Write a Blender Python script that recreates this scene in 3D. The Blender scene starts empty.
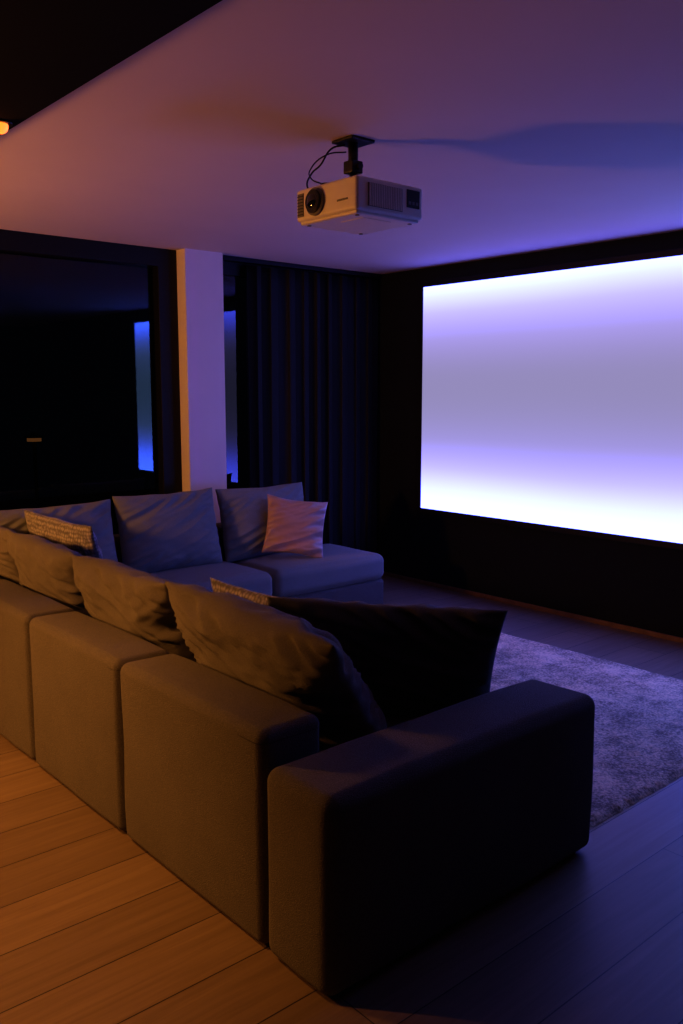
import bpy, bmesh, math, random
from mathutils import Vector, Matrix, noise, Euler

D = bpy.data
SC = bpy.context.scene
COL = SC.collection
random.seed(3)

# ------------------------------------------------------------------ helpers
def link(o, parent=None):
    COL.objects.link(o)
    if parent: o.parent = parent
    return o

def empty(name, loc=(0, 0, 0)):
    e = D.objects.new(name, None); e.location = loc; e.empty_display_size = 0.1
    return link(e)

def newmat(name):
    m = D.materials.new(name); m.use_nodes = True
    nt = m.node_tree; nt.nodes.clear()
    out = nt.nodes.new('ShaderNodeOutputMaterial')
    return m, nt, out

def N(nt, typ, **kw):
    n = nt.nodes.new(typ)
    for k, v in kw.items():
        if k in n.inputs: n.inputs[k].default_value = v
        else: setattr(n, k, v)
    return n

def principled(name, col, rough=0.6, metal=0.0, spec=0.5, sheen=0.0, noise_amt=0.0, noise_scale=5, bump=0.0, bump_scale=200, emis=None, es=0):
    m, nt, out = newmat(name)
    p = N(nt, 'ShaderNodeBsdfPrincipled')
    p.inputs['Base Color'].default_value = (*col, 1)
    p.inputs['Roughness'].default_value = rough
    p.inputs['Metallic'].default_value = metal
    p.inputs['Specular IOR Level'].default_value = spec
    p.inputs['Sheen Weight'].default_value = sheen
    if emis:
        p.inputs['Emission Color'].default_value = (*emis, 1)
        p.inputs['Emission Strength'].default_value = es
    tc = N(nt, 'ShaderNodeTexCoord')
    if noise_amt > 0:
        nz = N(nt, 'ShaderNodeTexNoise', Scale=noise_scale, Detail=4.0)
        nt.links.new(tc.outputs['Object'], nz.inputs['Vector'])
        cr = N(nt, 'ShaderNodeValToRGB')
        cr.color_ramp.elements[0].position = 0.3; cr.color_ramp.elements[1].position = 0.7
        cr.color_ramp.elements[0].color = tuple(c * (1 - noise_amt) for c in col) + (1,)
        cr.color_ramp.elements[1].color = tuple(min(1, c * (1 + noise_amt)) for c in col) + (1,)
        nt.links.new(nz.outputs['Fac'], cr.inputs['Fac'])
        nt.links.new(cr.outputs['Color'], p.inputs['Base Color'])
    if bump > 0:
        nb = N(nt, 'ShaderNodeTexNoise', Scale=bump_scale, Detail=2.0)
        nt.links.new(tc.outputs['Object'], nb.inputs['Vector'])
        b = N(nt, 'ShaderNodeBump', Strength=bump, Distance=0.003)
        nt.links.new(nb.outputs['Fac'], b.inputs['Height'])
        nt.links.new(b.outputs['Normal'], p.inputs['Normal'])
    nt.links.new(p.outputs['BSDF'], out.inputs['Surface'])
    return m

def fabric(name, col, scale=260, rough=0.9, var=0.16, sheen=0.1, bump=0.35):
    """woven cloth: crossing yarns as fine voronoi/noise with heather colour"""
    m, nt, out = newmat(name)
    p = N(nt, 'ShaderNodeBsdfPrincipled')
    p.inputs['Roughness'].default_value = rough
    p.inputs['Sheen Weight'].default_value = sheen
    p.inputs['Specular IOR Level'].default_value = 0.2
    tc = N(nt, 'ShaderNodeTexCoord')
    w = N(nt, 'ShaderNodeTexNoise', Scale=scale, Detail=3.0)
    v = N(nt, 'ShaderNodeTexVoronoi', Scale=scale * 1.4)
    big = N(nt, 'ShaderNodeTexNoise', Scale=4.0, Detail=3.0)
    for n in (w, v, big): nt.links.new(tc.outputs['Object'], n.inputs['Vector'])
    mx = N(nt, 'ShaderNodeMath', operation='ADD')
    nt.links.new(w.outputs['Fac'], mx.inputs[0]); nt.links.new(v.outputs['Distance'], mx.inputs[1])
    ad = N(nt, 'ShaderNodeMath', operation='MULTIPLY_ADD'); ad.inputs[1].default_value = 0.5
    nt.links.new(mx.outputs[0], ad.inputs[0]); 
    sm = N(nt, 'ShaderNodeMath', operation='MULTIPLY'); sm.inputs[1].default_value = 0.25
    nt.links.new(big.outputs['Fac'], sm.inputs[0]); nt.links.new(sm.outputs[0], ad.inputs[2])
    cr = N(nt, 'ShaderNodeValToRGB')
    cr.color_ramp.elements[0].position = 0.35; cr.color_ramp.elements[1].position = 0.85
    cr.color_ramp.elements[0].color = tuple(c * (1 - var) for c in col) + (1,)
    cr.color_ramp.elements[1].color = tuple(min(1, c * (1 + var)) for c in col) + (1,)
    nt.links.new(ad.outputs[0], cr.inputs['Fac']); nt.links.new(cr.outputs['Color'], p.inputs['Base Color'])
    b = N(nt, 'ShaderNodeBump', Strength=bump, Distance=0.003)
    nt.links.new(mx.outputs[0], b.inputs['Height']); nt.links.new(b.outputs['Normal'], p.inputs['Normal'])
    nt.links.new(p.outputs['BSDF'], out.inputs['Surface'])
    return m

def mesh_obj(name, bm, mats, parent=None, smooth=True):
    me = D.meshes.new(name)
    bmesh.ops.recalc_face_normals(bm, faces=bm.faces)
    bm.to_mesh(me); bm.free()
    if smooth:
        for p in me.polygons: p.use_smooth = True
    if not isinstance(mats, (list, tuple)): mats = [mats]
    for m in mats: me.materials.append(m)
    return link(D.objects.new(name, me), parent)

def box(name, lo, hi, mat, parent=None, bevel=0.0):
    c = [(a + b) / 2 for a, b in zip(lo, hi)]
    s = [abs(b - a) for a, b in zip(lo, hi)]
    bm = bmesh.new()
    bmesh.ops.create_cube(bm, size=1)
    for v in bm.verts: v.co = Vector((v.co.x * s[0], v.co.y * s[1], v.co.z * s[2]))
    if bevel > 0:
        bmesh.ops.bevel(bm, geom=bm.edges[:], offset=bevel, segments=3, affect='EDGES', profile=0.5)
    o = mesh_obj(name, bm, mat, parent, smooth=False)
    o.location = c
    return o

def rbox(name, lo, hi, r, mat, parent=None, puff=(0, 0, 0), inner=7, wob=0.0, seed=0):
    """upholstered block: rounded edges, faces slightly crowned, soft unevenness"""
    c = Vector([(a + b) / 2 for a, b in zip(lo, hi)])
    h = [abs(b - a) / 2 for a, b in zip(lo, hi)]
    K = 5
    ax = []
    for i in range(3):
        e = h[i] - r
        t = [e + r * math.tan(math.radians(45) * k / K) for k in range(1, K + 1)]
        mid = [-e + 2 * e * k / inner for k in range(inner + 1)]
        ax.append([-x for x in reversed(t)] + mid + t)
    bm = bmesh.new()
    for i in range(3):
        j, k = (i + 1) % 3, (i + 2) % 3
        for sgn in (-1, 1):
            grid = []
            for a in ax[j]:
                row = []
                for b in ax[k]:
                    p = [0, 0, 0]; p[i] = sgn * h[i]; p[j] = a; p[k] = b
                    row.append(bm.verts.new(p))
                grid.append(row)
            for a in range(len(grid) - 1):
                for b in range(len(grid[0]) - 1):
                    bm.faces.new((grid[a][b], grid[a + 1][b], grid[a + 1][b + 1], grid[a][b + 1]))
    bmesh.ops.remove_doubles(bm, verts=bm.verts, dist=1e-5)
    for v in bm.verts:
        p = v.co.copy()
        q = Vector([max(-(h[i] - r), min(h[i] - r, p[i])) for i in range(3)])
        d = p - q
        nrm = d.normalized()
        p2 = q + nrm * r
        for i in range(3):
            j, k = (i + 1) % 3, (i + 2) % 3
            f = (1 - min(1, abs(p[j] / h[j])) ** 3) * (1 - min(1, abs(p[k] / h[k])) ** 3)
            if abs(p[i]) > h[i] - 1e-4:
                p2[i] += math.copysign(puff[i] * f, p[i])
        if wob:
            p2 += nrm * wob * noise.noise(p * 4.0 + Vector((seed * 7.1, 0, 0)))
        v.co = p2
    o = mesh_obj(name, bm, mat, parent)
    o.location = c
    return o

def tube(name, pts, rad, mat, parent=None, cyclic=False, bez=False):
    cu = D.curves.new(name, 'CURVE'); cu.dimensions = '3D'; cu.bevel_depth = rad; cu.bevel_resolution = 3
    cu.use_fill_caps = True
    if bez:
        s = cu.splines.new('BEZIER'); s.bezier_points.add(len(pts) - 1)
        for b, p in zip(s.bezier_points, pts):
            b.co = p; b.handle_left_type = b.handle_right_type = 'AUTO'
    else:
        s = cu.splines.new('POLY'); s.points.add(len(pts) - 1)
        for b, p in zip(s.points, pts): b.co = (*p, 1)
    s.use_cyclic_u = cyclic
    cu.materials.append(mat)
    o = link(D.objects.new(name, cu), parent)
    return o

def cyl(name, center, axis, rad, depth, mat, parent=None, seg=40, r2=None, bevel=0.0):
    bm = bmesh.new()
    bmesh.ops.create_cone(bm, cap_ends=True, segments=seg, radius1=rad, radius2=rad if r2 is None else r2, depth=depth)
    if bevel:
        es = [e for e in bm.edges if abs(e.verts[0].co.z - e.verts[1].co.z) < 1e-6 and len(e.link_faces) == 2]
        bmesh.ops.bevel(bm, geom=es, offset=bevel, segments=2, affect='EDGES')
    o = mesh_obj(name, bm, mat, parent, smooth=False)
    for p in o.data.polygons:
        if abs(p.normal.z) < 0.9: p.use_smooth = True
    q = Vector((0, 0, 1)).rotation_difference(Vector(axis))
    o.rotation_mode = 'QUATERNION'; o.rotation_quaternion = q; o.location = center
    return o

def pillow(name, w, h, t, center, across, lean, mat, seed=0, roll=0.0, wr=1.0, sag=0.0, pinch=0.07, full=0.50):
    """across: horizontal direction of the width (world xy angle, deg). lean: tilt in deg (top moves toward local -y)."""
    G = 72
    bm = bmesh.new()
    def prof(u, v):
        a = max(0, 1 - abs(u) ** 2.6); b = max(0, 1 - abs(v) ** 2.6)
        return (a * b) ** full
    rnd = random.Random(seed)
    ox, oz = rnd.uniform(0, 50), rnd.uniform(0, 50)
    sheets = []
    for side in (-1, 1):
        rows = []
        for i in range(G + 1):
            u = math.sin((-1 + 2 * i / G) * math.pi / 2) * 0.35 + (-1 + 2 * i / G) * 0.65
            row = []
            for j in range(G + 1):
                v = math.sin((-1 + 2 * j / G) * math.pi / 2) * 0.35 + (-1 + 2 * j / G) * 0.65
                x = w / 2 * u * (1 - pinch * (1 - v * v))
                z = h / 2 * v * (1 - pinch * (1 - u * u))
                pr = prof(u, v)
                y = side * t / 2 * pr * (1 - 0.18 * v)
                # long soft folds running out of the corners + small creases at the seam
                n1 = noise.noise(Vector((x * 2.2 + z * 2.0 + ox, z * 7 - x * 2.5 + oz, side * 3)))
                n2 = 1 - abs(noise.noise(Vector((x * 2.6 + oz, z * 15 + x * 6.0 + ox, side * 5 + seed)))) * 2.6
                n3 = noise.noise(Vector((x * 14 + ox, z * 34 + oz, side * 2)))
                edge = 4 * pr * (1 - pr) + 0.35
                y += side * wr * min(1, pr * 2.2) * (0.008 * n1 + 0.014 * (n2 - .5) * edge + 0.004 * n3 * edge)
                z += 0.008 * noise.noise(Vector((x * 6 + ox, side, z * 2)))
                z -= sag * (1 - u * u) * max(0, v) 
                row.append(bm.verts.new((x, y, z)))
            rows.append(row)
        sheets.append(rows)
        for i in range(G):
            for j in range(G):
                bm.faces.new((rows[i][j], rows[i + 1][j], rows[i + 1][j + 1], rows[i][j + 1]))
    a, b = sheets
    for i in range(G + 1):
        for j in range(G + 1):
            if i in (0, G) or j in (0, G):
                m = (a[i][j].co + b[i][j].co) / 2
                a[i][j].co = m; b[i][j].co = m
    bmesh.ops.remove_doubles(bm, verts=bm.verts, dist=1e-5)
    o = mesh_obj(name, bm, mat)
    M = Matrix.Translation(Vector(center)) @ Matrix.Rotation(math.radians(across), 4, 'Z') @ \
        Matrix.Rotation(math.radians(lean), 4, 'X') @ Matrix.Rotation(math.radians(roll), 4, 'Y')
    o.matrix_world = M
    return o

# ------------------------------------------------------------------ materials
def wood_floor():
    m, nt, out = newmat('oak_plank_floor')
    p = N(nt, 'ShaderNodeBsdfPrincipled')
    tc = N(nt, 'ShaderNodeTexCoord')
    br = N(nt, 'ShaderNodeTexBrick', offset=0.37, squash=1.0)
    br.inputs['Scale'].default_value = 1.0
    br.inputs['Mortar Size'].default_value = 0.0024
    br.inputs['Mortar Smooth'].default_value = 0.3
    br.inputs['Brick Width'].default_value = 2.3
    br.inputs['Row Height'].default_value = 0.25
    br.inputs['Color1'].default_value = (0.27, 0.205, 0.145, 1)
    br.inputs['Color2'].default_value = (0.215, 0.165, 0.12, 1)
    br.inputs['Mortar'].default_value = (0.03, 0.026, 0.022, 1)
    nt.links.new(tc.outputs['Object'], br.inputs['Vector'])
    mp = N(nt, 'ShaderNodeMapping'); mp.inputs['Scale'].default_value = (0.8, 16, 1)
    nt.links.new(tc.outputs['Object'], mp.inputs['Vector'])
    g = N(nt, 'ShaderNodeTexNoise', Scale=2.2, Detail=7.0, Roughness=0.6, Distortion=0.8)
    nt.links.new(mp.outputs['Vector'], g.inputs['Vector'])
    cr = N(nt, 'ShaderNodeValToRGB')
    cr.color_ramp.elements[0].position = 0.3; cr.color_ramp.elements[0].color = (0.72, 0.68, 0.64, 1)
    cr.color_ramp.elements[1].position = 0.7; cr.color_ramp.elements[1].color = (1.0, 0.98, 0.96, 1)
    nt.links.new(g.outputs['Fac'], cr.inputs['Fac'])
    mu = N(nt, 'ShaderNodeMix', data_type='RGBA', blend_type='MULTIPLY'); mu.inputs[0].default_value = 1
    nt.links.new(br.outputs['Color'], mu.inputs[6]); nt.links.new(cr.outputs['Color'], mu.inputs[7])
    nt.links.new(mu.outputs[2], p.inputs['Base Color'])
    p.inputs['Roughness'].default_value = 0.42
    p.inputs['Specular IOR Level'].default_value = 0.4
    b = N(nt, 'ShaderNodeBump', Strength=0.4, Distance=0.002, invert=True)
    nt.links.new(br.outputs['Fac'], b.inputs['Height'])
    b2 = N(nt, 'ShaderNodeBump', Strength=0.08, Distance=0.002)
    nt.links.new(g.outputs['Fac'], b2.inputs['Height']); nt.links.new(b.outputs['Normal'], b2.inputs['Normal'])
    nt.links.new(b2.outputs['Normal'], p.inputs['Normal'])
    nt.links.new(p.outputs['BSDF'], out.inputs['Surface'])
    return m

M_floor = wood_floor()
M_ceil = principled('ceiling_paint', (0.60, 0.50, 0.49), 0.85, noise_amt=0.02, noise_scale=2, bump=0.05, bump_scale=90)
M_black = principled('black_soffit_paint', (0.004, 0.0035, 0.0035), 0.85, spec=0.1, noise_amt=0.1)
M_dwall = principled('charcoal_wall_paint', (0.010, 0.013, 0.016), 0.75, spec=0.2, noise_amt=0.12, noise_scale=3, bump=0.1)
M_col = principled('plaster_column', (0.74, 0.68, 0.70), 0.8, noise_amt=0.02, bump=0.1, bump_scale=80)
M_frame = principled('black_aluminium', (0.006, 0.006, 0.007), 0.5, spec=0.3, noise_amt=0.05)
M_base = principled('walnut_baseboard', (0.22, 0.12, 0.06), 0.5, noise_amt=0.2, noise_scale=12)
M_sofa = fabric('taupe_upholstery', (0.125, 0.117, 0.110), 210, var=0.38, bump=0.7)
M_seam = fabric('upholstery_piping', (0.06, 0.058, 0.055), 500)
M_pil = fabric('taupe_linen', (0.168, 0.158, 0.148), 240, var=0.25, bump=0.5)
M_pild = fabric('dark_linen', (0.10, 0.096, 0.09), 240, var=0.25, bump=0.5)
M_pilb = fabric('slate_linen', (0.22, 0.235, 0.225), 240, var=0.2, bump=0.4)
M_satin = principled('blush_satin', (0.52, 0.34, 0.30), 0.30, spec=0.7, sheen=0.2, noise_amt=0.06, noise_scale=6)
M_curt = fabric('black_curtain_cloth', (0.026, 0.028, 0.030), 200, var=0.1, bump=0.15, sheen=0.0)
M_plast = principled('projector_plastic', (0.76, 0.70, 0.66), 0.42, noise_amt=0.02, noise_scale=20)
M_plast2 = principled('projector_grey_plastic', (0.16, 0.15, 0.145), 0.5, noise_amt=0.05)
M_bk = principled('black_plastic', (0.012, 0.012, 0.013), 0.35, noise_amt=0.05)
M_lens = principled('coated_lens_glass', (0.01, 0.012, 0.03), 0.05, spec=1.0, noise_amt=0.05)

def knit():
    m, nt, out = newmat('chunky_knit')
    p = N(nt, 'ShaderNodeBsdfPrincipled'); p.inputs['Roughness'].default_value = 0.95
    p.inputs['Sheen Weight'].default_value = 0.2
    tc = N(nt, 'ShaderNodeTexCoord')
    v = N(nt, 'ShaderNodeTexVoronoi', Scale=46.0, Randomness=0.35)
    nt.links.new(tc.outputs['Object'], v.inputs['Vector'])
    cr = N(nt, 'ShaderNodeValToRGB')
    cr.color_ramp.elements[0].position = 0.2; cr.color_ramp.elements[0].color = (0.42, 0.40, 0.41, 1)
    cr.color_ramp.elements[1].position = 0.65; cr.color_ramp.elements[1].color = (0.14, 0.135, 0.14, 1)
    nt.links.new(v.outputs['Distance'], cr.inputs['Fac']); nt.links.new(cr.outputs['Color'], p.inputs['Base Color'])
    b = N(nt, 'ShaderNodeBump', Strength=0.9, Distance=0.006, invert=True)
    nt.links.new(v.outputs['Distance'], b.inputs['Height']); nt.links.new(b.outputs['Normal'], p.inputs['Normal'])
    nt.links.new(p.outputs['BSDF'], out.inputs['Surface'])
    return m
M_knit = knit()

def rugmat():
    m, nt, out = newmat('shag_rug_wool')
    p = N(nt, 'ShaderNodeBsdfPrincipled'); p.inputs['Roughness'].default_value = 1.0
    p.inputs['Sheen Weight'].default_value = 0.2
    p.inputs['Specular IOR Level'].default_value = 0.1
    tc = N(nt, 'ShaderNodeTexCoord')
    a = N(nt, 'ShaderNodeTexNoise', Scale=4.5, Detail=7.0, Roughness=0.75)
    f = N(nt, 'ShaderNodeTexNoise', Scale=80.0, Detail=4.0)
    for n in (a, f): nt.links.new(tc.outputs['Object'], n.inputs['Vector'])
    ad = N(nt, 'ShaderNodeMix', data_type='FLOAT'); ad.inputs[0].default_value = 0.4
    nt.links.new(a.outputs['Fac'], ad.inputs[2]); nt.links.new(f.outputs['Fac'], ad.inputs[3])
    cr = N(nt, 'ShaderNodeValToRGB')
    cr.color_ramp.elements[0].position = 0.42; cr.color_ramp.elements[0].color = (0.26, 0.22, 0.18, 1)
    cr.color_ramp.elements[1].position = 0.58; cr.color_ramp.elements[1].color = (0.95, 0.76, 0.58, 1)
    nt.links.new(ad.outputs[0], cr.inputs['Fac']); nt.links.new(cr.outputs['Color'], p.inputs['Base Color'])
    b = N(nt, 'ShaderNodeBump', Strength=0.9, Distance=0.02)
    nt.links.new(ad.outputs[0], b.inputs['Height']); nt.links.new(b.outputs['Normal'], p.inputs['Normal'])
    nt.links.new(p.outputs['BSDF'], out.inputs['Surface'])
    return m
M_rug = rugmat()

def glassmat():
    m, nt, out = newmat('window_glass')
    gl = N(nt, 'ShaderNodeBsdfGlossy', Roughness=0.02); gl.inputs['Color'].default_value = (0.75, 0.82, 1, 1)
    tr = N(nt, 'ShaderNodeBsdfTransparent'); tr.inputs['Color'].default_value = (0.6, 0.62, 0.65, 1)
    fr = N(nt, 'ShaderNodeFresnel', IOR=1.7)
    mx = N(nt, 'ShaderNodeMixShader')
    nt.links.new(fr.outputs[0], mx.inputs[0]); nt.links.new(tr.outputs[0], mx.inputs[1]); nt.links.new(gl.outputs[0], mx.inputs[2])
    nt.links.new(mx.outputs[0], out.inputs['Surface'])
    return m
M_glass = glassmat()

SCREEN = 1.0
def screenmat():
    m, nt, out = newmat('projected_picture')
    tc = N(nt, 'ShaderNodeTexCoord')
    sp = N(nt, 'ShaderNodeSeparateXYZ'); nt.links.new(tc.outputs['Generated'], sp.inputs[0])
    mp = N(nt, 'ShaderNodeMapping'); mp.inputs['Scale'].default_value = (1, 1, 1.6)
    nt.links.new(tc.outputs['Generated'], mp.inputs['Vector'])
    nz = N(nt, 'ShaderNodeTexNoise', Scale=1.3, Detail=1.0)
    nt.links.new(mp.outputs['Vector'], nz.inputs['Vector'])
    wob = N(nt, 'ShaderNodeMath', operation='MULTIPLY_ADD'); wob.inputs[1].default_value = 0.05
    nt.links.new(nz.outputs['Fac'], wob.inputs[0])
    sh = N(nt, 'ShaderNodeMath', operation='ADD'); sh.inputs[1].default_value = -0.025
    nt.links.new(sp.outputs['Z'], sh.inputs[0]); nt.links.new(sh.outputs[0], wob.inputs[2])
    def ramp(stops):
        cr = N(nt, 'ShaderNodeValToRGB')
        cr.color_ramp.interpolation = 'B_SPLINE'
        els = cr.color_ramp.elements
        els[0].position = stops[0][0]; els[0].color = (*stops[0][1], 1)
        els[1].position = 1.0; els[1].color = (*stops[-1][1], 1)
        for pos, c in stops[1:-1]:
            e = els.new(pos); e.color = (*c, 1)
        nt.links.new(wob.outputs[0], cr.inputs['Fac'])
        return cr
    cr = ramp([(0.0, (0.86, 0.82, 1)), (0.09, (0.74, 0.68, 1)), (0.20, (0.50, 0.41, .90)), (0.34, (0.30, 0.262, 0.48)),
             (0.60, (0.26, 0.235, 0.38)), (0.76, (0.35, 0.285, 0.60)), (0.88, (0.52, 0.43, .93)), (0.95, (0.68, 0.61, 1)), (1.0, (0.80, 0.76, 1))])
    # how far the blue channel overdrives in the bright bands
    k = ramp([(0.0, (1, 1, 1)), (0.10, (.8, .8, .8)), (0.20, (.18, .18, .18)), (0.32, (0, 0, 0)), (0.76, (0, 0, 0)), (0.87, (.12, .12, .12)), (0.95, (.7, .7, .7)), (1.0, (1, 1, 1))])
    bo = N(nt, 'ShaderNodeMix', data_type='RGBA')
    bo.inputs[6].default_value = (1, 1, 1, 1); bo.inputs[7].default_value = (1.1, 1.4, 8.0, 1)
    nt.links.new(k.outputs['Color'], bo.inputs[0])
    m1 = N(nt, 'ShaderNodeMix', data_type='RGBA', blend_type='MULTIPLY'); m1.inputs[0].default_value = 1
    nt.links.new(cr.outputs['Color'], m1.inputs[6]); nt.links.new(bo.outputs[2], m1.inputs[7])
    # unseen end of the screen boosted in blue, added to light the room
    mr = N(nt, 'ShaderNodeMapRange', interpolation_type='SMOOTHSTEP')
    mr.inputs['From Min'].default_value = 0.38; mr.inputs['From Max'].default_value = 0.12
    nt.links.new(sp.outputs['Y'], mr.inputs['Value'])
    fill_tint = N(nt, 'ShaderNodeMix', data_type='RGBA')
    fill_tint.inputs[6].default_value = (1, 1, 1, 1); fill_tint.inputs[7].default_value = (1.3, 2.4, 2.2, 1)
    nt.links.new(mr.outputs['Result'], fill_tint.inputs[0])
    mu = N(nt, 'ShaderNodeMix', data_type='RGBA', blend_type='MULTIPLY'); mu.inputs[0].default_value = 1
    nt.links.new(m1.outputs[2], mu.inputs[6]); nt.links.new(fill_tint.outputs[2], mu.inputs[7])
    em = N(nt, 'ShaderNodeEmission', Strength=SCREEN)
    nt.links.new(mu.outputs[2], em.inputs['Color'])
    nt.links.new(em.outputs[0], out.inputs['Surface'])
    return m

# ------------------------------------------------------------------ room shell
XW, YW, HC = 5.56, 5.95, 2.75       # screen wall x, glass wall y, ceiling height
XL, YB = -2.6, -2.4                 # side away from the screen, wall behind
SOF = 2.60; XS = 1.21               # dropped soffit underside and edge

box('floor', (XL - .1, YB - .1, -0.1), (XW + .1, YW + .1, 0), M_floor)
box('ceiling', (XL - .1, YB - .1, HC), (XW + .1, YW + .1, HC + .12), M_ceil)
box('ceiling_soffit', (XL, YB, SOF), (XS, YW - .12, HC), M_black)
box('wall_screen_side', (XW, YB - .1, 0), (XW + .15, YW + .1, HC), M_dwall)
box('wall_left', (XL - .15, YB - .1, 0), (XL, YW + .1, HC), M_dwall)
box('wall_rear', (XL, YB - .15, 0), (XW, YB, HC), M_dwall)
box('wall_column', (3.47, 5.75, 0), (3.80, YW + .1, HC), M_col)
box('wall_window_side', (5.2, YW - .02, 0), (XW, YW + .15, HC), M_dwall)
box('baseboard_screen_side', (XW - .014, YB, 0), (XW, YW - .05, 0.035), M_base, bevel=0.002)

def window(name, x0, x1, posts, dep=.08):
    e = empty(name, (0, 0, 0))
    y0, y1 = YW - dep, YW + .06
    box('head_rail', (x0, y0, HC - .13), (x1, y1, HC), M_frame, e, 0.004)
    box('sill_rail', (x0, y0, 0), (x1, y1, 0.09), M_frame, e, 0.004)
    for i, (a, b) in enumerate(posts):
        box('post_%d' % (i + 1), (a, y0, 0.085), (b, y1, HC - .125), M_frame, e, 0.004)
    bm = bmesh.new()
    vs = [bm.verts.new(p) for p in ((x0, YW, .05), (x1, YW, .05), (x1, YW, HC - .1), (x0, YW, HC - .1))]
    bm.faces.new(vs)
    mesh_obj('glass_pane', bm, M_glass, e, smooth=False)
    return e
window('window_1', XL, 3.47, [(XL, XL + .1), (-0.2, -0.08), (3.31, 3.47)])
window('window_2', 3.80, 5.2, [(3.80, 3.82), (5.1, 5.2)], dep=.02)

# ------------------------------------------------------------------ projection screen
ps = empty('projection_screen', (XW, 3.44, 1.64))
def sc(lo, hi, nm, mat, bev=0):
    o = box(nm, lo, hi, mat, None, bev)
    o.parent = ps; o.location = Vector(o.location) - Vector((XW, 3.44, 1.64)); return o
SY0, SY1, SZ0, SZ1 = 1.45, 5.295, 0.69, 2.587
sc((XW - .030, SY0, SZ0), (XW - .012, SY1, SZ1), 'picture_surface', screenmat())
f = 0.045
sc((XW - .04, SY0 - f, SZ1), (XW - .002, SY1 + f, SZ1 + f), 'frame_top', M_frame, .003)
sc((XW - .04, SY0 - f, SZ0 - f), (XW - .002, SY1 + f, SZ0), 'frame_bottom', M_frame, .003)
sc((XW - .04, SY0 - f, SZ0), (XW - .002, SY0, SZ1), 'frame_end_1', M_frame, .003)
sc((XW - .04, SY1, SZ0), (XW - .002, SY1 + f, SZ1), 'frame_end_2', M_frame, .003)

# ------------------------------------------------------------------ curtain
cur = empty('curtain')
bm = bmesh.new()
nx, nz_ = 420, 14
x0, x1 = 4.09, 5.52
rows = []
for j in range(nz_ + 1):
    z = 0.02 + (HC - .05 - 0.02) * j / nz_
    row = []
    for i in range(nx + 1):
        s = i / nx
        x = x0 + (x1 - x0) * s
        ph = s * 2 * math.pi * 9.5 + 2.2 * noise.noise(Vector((s * 4, 1, 0)))
        amp = 0.036 * (0.75 + 0.7 * noise.noise(Vector((s * 7, 3, 0))))
        yv = math.sin(ph)
        y = 5.862 + amp * yv + 0.008 * noise.noise(Vector((s * 30, z * .6, 0)))
        x += 0.015 * math.sin(ph * 2 + 1) 
        row.append(bm.verts.new((x, y, z)))
    rows.append(row)
for j in range(nz_):
    for i in range(nx):
        bm.faces.new((rows[j][i], rows[j][i + 1], rows[j + 1][i + 1], rows[j + 1][i]))
co = mesh_obj('pleated_drape', bm, M_curt, cur)
sol = co.modifiers.new('thickness', 'SOLIDIFY'); sol.thickness = 0.003
box('curtain_track', (3.82, 5.83, HC - .035), (5.54, 5.90, HC - .001), M_frame, cur, 0.003)

# ------------------------------------------------------------------ rug
bm = bmesh.new()
rx0, rx1, ry0, ry1 = 2.80, 4.79, 1.79, 4.76
gx, gy = 130, 180
rows = []
for j in range(gy + 1):
    row = []
    for i in range(gx + 1):
        x = rx0 + (rx1 - rx0) * i / gx; y = ry0 + (ry1 - ry0) * j / gy
        e = min(i, gx - i, j, gy - j)
        hgt = 0.0 if e == 0 else (0.014 if e == 1 else 0.020)
        if e > 0: hgt += 0.006 * noise.noise(Vector((x * 14, y * 14, 0))) + 0.003 * noise.noise(Vector((x * 45, y * 45, 4)))
        if e <= 1:
            x += 0.008 * noise.noise(Vector((x * 20, y * 20, 9))); y += 0.008 * noise.noise(Vector((x * 20, y * 20, 5)))
        row.append(bm.verts.new((x, y, hgt + 0.001)))
    rows.append(row)
for j in range(gy):
    for i in range(gx):
        bm.faces.new((rows[j][i], rows[j][i + 1], rows[j + 1][i + 1], rows[j + 1][i]))
mesh_obj('shag_rug', bm, M_rug)

# ------------------------------------------------------------------ sectional sofa
so = empty('sectional_sofa')
SX = 1.43; FX = 2.725; ZB = 0.006
ys = [2.005, 2.925, 3.80, 4.70, 5.68]
g = 0.006
rbox('arm_end', (SX - .005, 1.692, ZB), (FX, 2.0, 0.605), 0.045, M_sofa, so, (0.004, 0.006, 0.008), wob=0.005, seed=1, inner=10)
for i in range(4):
    a, b = ys[i] + g, ys[i + 1] - g
    rbox('backrest_%d' % (i + 1), (SX, a, ZB), (SX + .245, b, 0.70), 0.035, M_sofa, so, (0.008, 0.004, 0.010), wob=0.004, seed=i + 2)
    if i < 3:
        rbox('seat_base_%d' % (i + 1), (SX + .25, a, ZB), (FX - .02, b, 0.25), 0.025, M_sofa, so, inner=5)
        rbox('seat_cushion_%d' % (i + 1), (SX + .25, a, 0.25), (FX, b, 0.44), 0.05, M_sofa, so, (0.005, 0, 0.02), wob=0.004, seed=i + 9)
rbox('seat_base_corner', (SX + .25, ys[3] + g, ZB), (2.66, 5.51, 0.25), 0.025, M_sofa, so, inner=5)
rbox('seat_cushion_corner', (SX + .25, ys[3] + g, 0.25), (2.66, 5.51, 0.44), 0.05, M_sofa, so, (0, 0, 0.02))
for k, (a, b) in enumerate([(2.67, 3.58), (3.59, 4.66)]):
    rbox('return_base_%d' % (k + 1), (a, 4.84, ZB), (b, 5.51, 0.25), 0.03, M_sofa, so, (0, .004, 0), inner=5)
    rbox('return_cushion_%d' % (k + 1), (a, 4.82, 0.25), (b, 5.51, 0.45), 0.06, M_pilb, so, (0.004, 0.008, 0.025), wob=0.005, seed=k + 20)
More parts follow.
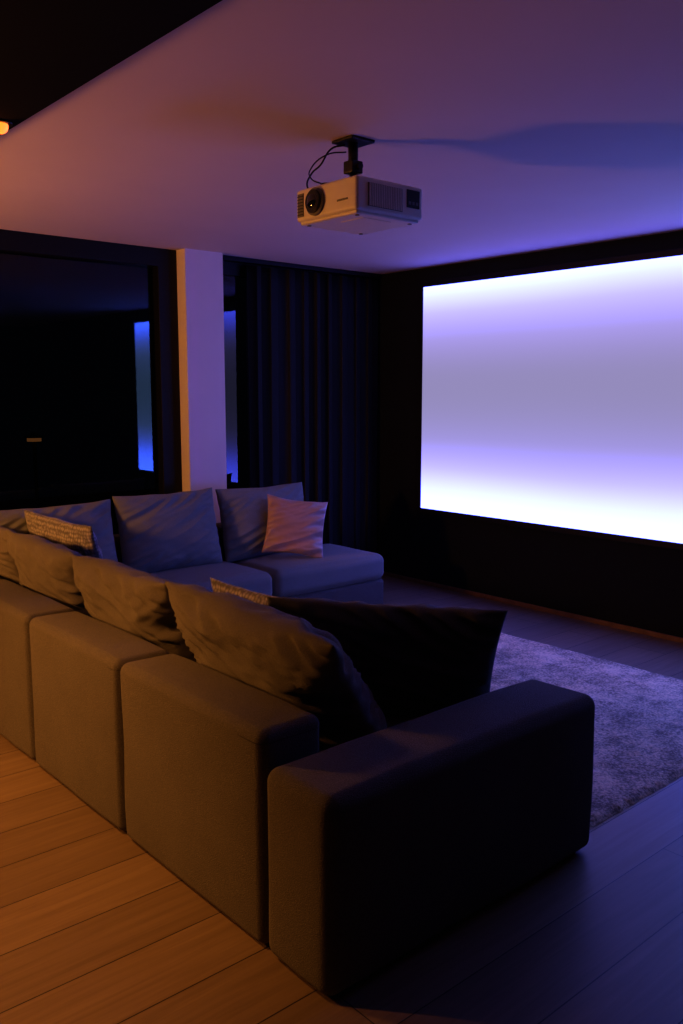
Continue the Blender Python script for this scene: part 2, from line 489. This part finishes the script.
for k, (a, b) in enumerate([(SX + .25, 2.66), (2.67, 3.58), (3.59, 4.40)]):
    rbox('return_back_%d' % (k + 1), (a, 5.515, ZB), (b, 5.68, 0.70), 0.04, M_sofa, so, (0, .004, 0.008), wob=0.004, seed=k + 30)
# flat stitched seams just under the top edges
def piping(nm, x0, x1, y0, y1, z, r=0.035):
    pts = []
    for cx, cy, a0 in ((x1 - r, y1 - r, 0), (x0 + r, y1 - r, 90), (x0 + r, y0 + r, 180), (x1 - r, y0 + r, 270)):
        for k in range(5):
            a = math.radians(a0 + 90 * k / 4)
            pts.append((cx + r * math.cos(a), cy + r * math.sin(a), z))
    tube(nm, pts, 0.0022, M_seam, so, cyclic=True)
for i in range(4):
    piping('seam_%d' % (i + 1), SX + .001, SX + .244, ys[i] + g + .001, ys[i + 1] - g - .001, 0.70 - 0.037)

# ------------------------------------------------------------------ cushions
LY = -90
pillow('throw_pillow', 1.00, 0.58, 0.29, (1.85, 2.52, 0.695), LY, 32, M_pil, 1, roll=3, wr=2.0)
pillow('throw_pillow', 0.92, 0.55, 0.28, (1.85, 3.50, 0.69), LY, 28, M_pil, 2, roll=-1, wr=1.8)
pillow('throw_pillow', 0.86, 0.54, 0.25, (1.85, 4.42, 0.69), LY, 24, M_pil, 3, roll=2, wr=1.6)
pillow('throw_pillow', 0.72, 0.54, 0.22, (1.85, 5.18, 0.69), LY, 22, M_pil, 4, wr=1.4)
pillow('throw_pillow', 0.90, 0.56, 0.26, (2.27, 2.37, 0.660), -44, 22, M_pild, 5, roll=3.5, wr=1.6, pinch=.045)
pillow('knit_pillow', 0.56, 0.46, 0.14, (2.08, 2.92, 0.68), LY, 16, M_knit, 6, wr=0.6)
pillow('knit_pillow', 0.96, 0.48, 0.18, (2.10, 4.88, 0.75), LY, 16, M_knit, 7, wr=0.6)
pillow('back_cushion', 0.84, 0.56, 0.24, (2.24, 5.38, 0.71), 180, 13, M_pilb, 8, wr=1.0, pinch=.05)
pillow('back_cushion', 0.80, 0.57, 0.24, (3.07, 5.38, 0.725), 180, 13, M_pilb, 9, wr=0.9, pinch=.05)
pillow('back_cushion', 0.82, 0.55, 0.24, (3.91, 5.39, 0.72), 180, 13, M_pilb, 10, wr=0.9, pinch=.05)
pillow('satin_pillow', 0.47, 0.45, 0.15, (3.99, 5.12, 0.695), 152, 20, M_satin, 11, roll=-9, wr=1.6, pinch=.09)

# ------------------------------------------------------------------ ceiling projector
pj = empty('ceiling_projector')
bx0, bx1, by0, by1, bz0, bz1 = 2.40, 2.78, 2.67, 3.058, 2.410, 2.555
rbox('housing', (bx0, by0, bz0 + .012), (bx1, by1, bz1), 0.014, M_plast, pj, (0.003, 0.002, 0.003))
rbox('lower_tray', (bx0 + .012, by0 + .012, bz0), (bx1 - .012, by1 - .012, bz0 + .03), 0.008, M_plast, pj)
ly, lz = 2.92, 2.487
cyl('lens_ring', (bx0 - .006, ly, lz), (-1, 0, 0), 0.056, 0.02, M_plast2, pj, 48, bevel=.003)
cyl('lens_barrel', (bx0 - .016, ly, lz), (-1, 0, 0), 0.047, 0.02, M_bk, pj, 48, bevel=.003)
cyl('lens_inner_ring', (bx0 - .0265, ly, lz), (-1, 0, 0), 0.036, 0.003, M_bk, pj, 48)
bm = bmesh.new(); bmesh.ops.create_uvsphere(bm, u_segments=32, v_segments=16, radius=0.030)
for v in bm.verts: v.co.x *= 0.35
le = mesh_obj('lens_glass', bm, M_lens, pj); le.location = (bx0 - .0265, ly, lz)
box('front_grille_panel', (bx0 - .0045, by1 - .055, bz0 + .03), (bx0, by1 - .016, bz1 - .02), M_plast2, pj, .001)
for k in range(7):
    z = bz0 + .036 + k * .0125
    box('front_grille_slat_%d' % (k + 1), (bx0 - .007, by1 - .053, z), (bx0 - .003, by1 - .018, z + .004), M_bk, pj)
box('badge_plate', (bx0 - .0045, by0 + .05, bz0 + .056), (bx0 - .001, by0 + .115, bz0 + .064), M_plast2, pj, .001)
box('side_vent_recess', (bx0 + .06, by0 - .0035, bz0 + .032), (bx0 + .255, by0 + .002, bz1 - .022), M_plast2, pj, .001)
for k in range(19):
    x = bx0 + .066 + k * .0099
    box('side_vent_slat_%d' % (k + 1), (x, by0 - .007, bz0 + .034), (x + .0045, by0 - .002, bz1 - .024), M_plast, pj)
box('connector_panel', (bx0 + .28, by0 - .004, bz0 + .055), (bx0 + .355, by0 + .002, bz1 - .018), M_bk, pj, .001)
for k in range(3):
    box('connector_%d' % (k + 1), (bx0 + .287 + k * .021, by0 - .007, bz0 + .067), (bx0 + .301 + k * .021, by0 - .003, bz0 + .079), M_plast2, pj)
box('underside_hatch', (bx0 + .09, by0 + .06, bz0 - .002), (bx0 + .25, by0 + .2, bz0 + .002), M_plast, pj, .001)
for k, (x, y) in enumerate([(bx0 + .04, by0 + .04), (bx1 - .04, by0 + .04), (bx0 + .04, by1 - .04), (bx1 - .04, by1 - .04)]):
    cyl('foot_pad_%d' % (k + 1), (x, y, bz0 - .001), (0, 0, 1), 0.009, 0.005, M_plast2, pj, 20)
mx_, my_ = 2.56, 2.87
box('ceiling_plate', (mx_ - .065, my_ - .065, HC - .012), (mx_ + .065, my_ + .065, HC - .0005), M_bk, pj, .003)
cyl('stem', (mx_, my_, HC - .07), (0, 0, 1), 0.021, 0.13, M_bk, pj, 28)
box('yoke_block', (mx_ - .03, my_ - .03, HC - .135), (mx_ + .03, my_ + .03, HC - .085), M_bk, pj, .005)
cyl('tilt_knob', (mx_, my_ - .038, HC - .11), (0, 1, 0), 0.014, 0.02, M_bk, pj, 20)
box('spider_hub', (mx_ - .045, my_ - .045, bz1 + .018), (mx_ + .045, my_ + .045, bz1 + .028), M_bk, pj, .003)
cyl('hub_neck', (mx_, my_, HC - .15), (0, 0, 1), 0.016, 0.05, M_bk, pj, 24)
for k, (sx, sy) in enumerate([(-1, -1), (1, -1), (-1, 1), (1, 1)]):
    tube('spider_arm_%d' % (k + 1), [(mx_, my_, bz1 + .023), (mx_ + sx * .09, my_ + sy * .09, bz1 + .02), (mx_ + sx * .11, my_ + sy * .11, bz1 - .004)], 0.007, M_bk, pj)
tube('signal_cable', [(mx_ - .02, my_ + .03, HC - .015), (mx_ - .06, my_ + .07, HC - .03), (mx_ - .08, my_ + .12, HC - .09), (mx_ - .09, my_ + .17, HC - .12), (mx_ - .10, my_ + .185, HC - .17), (mx_ - .08, my_ + .16, bz1 - .005)], 0.004, M_bk, pj, bez=True)
tube('power_cable', [(mx_ - .03, my_ + .01, HC - .05), (mx_ - .09, my_ + .06, HC - .06), (mx_ - .13, my_ + .12, HC - .11), (mx_ - .10, my_ + .16, HC - .14), (mx_ - .06, my_ + .12, HC - .17), (mx_ - .05, my_ + .1, bz1 - .004)], 0.003, M_bk, pj, bez=True)

# ------------------------------------------------------------------ warm lamps
WARM = (1.0, 0.385, 0.08)
M_bulb = principled('warm_bulb', (1, .6, .3), 0.5, emis=(1.0, 0.20, 0.02), es=2.0)
def downlight(x, y, power=0, tgt=None, size=80, blend=1.0):
    e = empty('recessed_downlight')
    cyl('trim_ring', (x, y, SOF - .003), (0, 0, 1), 0.040, 0.006, M_bk, e, 32, bevel=.001)
    bm = bmesh.new(); bmesh.ops.create_uvsphere(bm, u_segments=24, v_segments=12, radius=0.026)
    o = mesh_obj('bulb', bm, M_bulb, e); o.location = (x, y, SOF - .012)
    if power:
        l = D.lights.new('floor_fill_spot', 'SPOT'); l.energy = power; l.color = WARM
        l.spot_size = math.radians(size); l.spot_blend = blend; l.shadow_soft_size = 0.02
        o = link(D.objects.new('floor_fill_spot', l), e); o.location = (x, y, SOF - .06)
        o.rotation_euler = (Vector(tgt) - o.location).to_track_quat('-Z', 'Y').to_euler()
downlight(1.155, 3.08)
downlight(0.15, 3.25, 170, (0.75, 3.1, 0), 76, 0.85)  # unseen spot, added to put more warm light on the floor

# globe floor lamp standing behind the sofa
fl = empty('globe_floor_lamp')
LX, LYY, LZ = -0.30, 5.0, 1.60
M_globe = principled('opal_globe_glow', (1, .8, .6), 0.4, emis=WARM, es=280)
cyl('base', (LX, LYY, 0.012), (0, 0, 1), 0.15, 0.024, M_bk, fl, 48, bevel=.004)
cyl('pole', (LX, LYY, 0.745), (0, 0, 1), 0.011, 1.45, M_bk, fl, 20)
cyl('collar', (LX, LYY, LZ - .135), (0, 0, 1), 0.035, 0.03, M_bk, fl, 32)
bm = bmesh.new(); bmesh.ops.create_uvsphere(bm, u_segments=32, v_segments=16, radius=0.13)
o = mesh_obj('globe', bm, M_globe, fl); o.location = (LX, LYY, LZ)

# ------------------------------------------------------------------ outside, night
box('patio_ground', (XL, YW + .2, -0.15), (9, 14, -0.02), principled('dark_paving', (0.01, 0.01, 0.01), 0.9, spec=.1, noise_amt=.2))
gl = empty('lamp_reflection_standin')  # made-up lantern imitating a warm lamp's reflection in the window
gx_, gy_ = 3.9, 9.85
cyl('standin_post', (gx_, gy_, 0.56), (0, 0, 1), 0.02, 1.16, M_frame, gl, 16)
cyl('standin_glow', (gx_, gy_, 1.165), (0, 0, 1), 0.08, 0.045, principled('lamp_reflection_glow', (.2, .1, .05), .5, emis=(1, .4, .12), es=.12), gl, 24)
cyl('standin_cap', (gx_, gy_, 1.215), (0, 0, 1), 0.12, 0.06, M_frame, gl, 24, r2=0.02)

w = D.worlds.new('night'); SC.world = w; w.use_nodes = True
bg = w.node_tree.nodes['Background']; bg.inputs[0].default_value = (0.25, 0.35, 0.7, 1); bg.inputs[1].default_value = 0.003

# ------------------------------------------------------------------ camera
cam = D.cameras.new('camera'); co_ = link(D.objects.new('camera', cam))
cam.sensor_width = 36; cam.sensor_fit = 'AUTO'; cam.lens = 871 / 1024 * 36
co_.location = (0, 0, 1.7); co_.rotation_euler = (math.radians(90 - 7.83), 0, math.radians(-41.0))
cam.clip_start = 0.05
SC.camera = co_
SC.view_settings.view_transform = 'Standard'
try:
    SC.view_settings.look = 'Medium High Contrast'
except Exception as ex:
    print('look', ex)
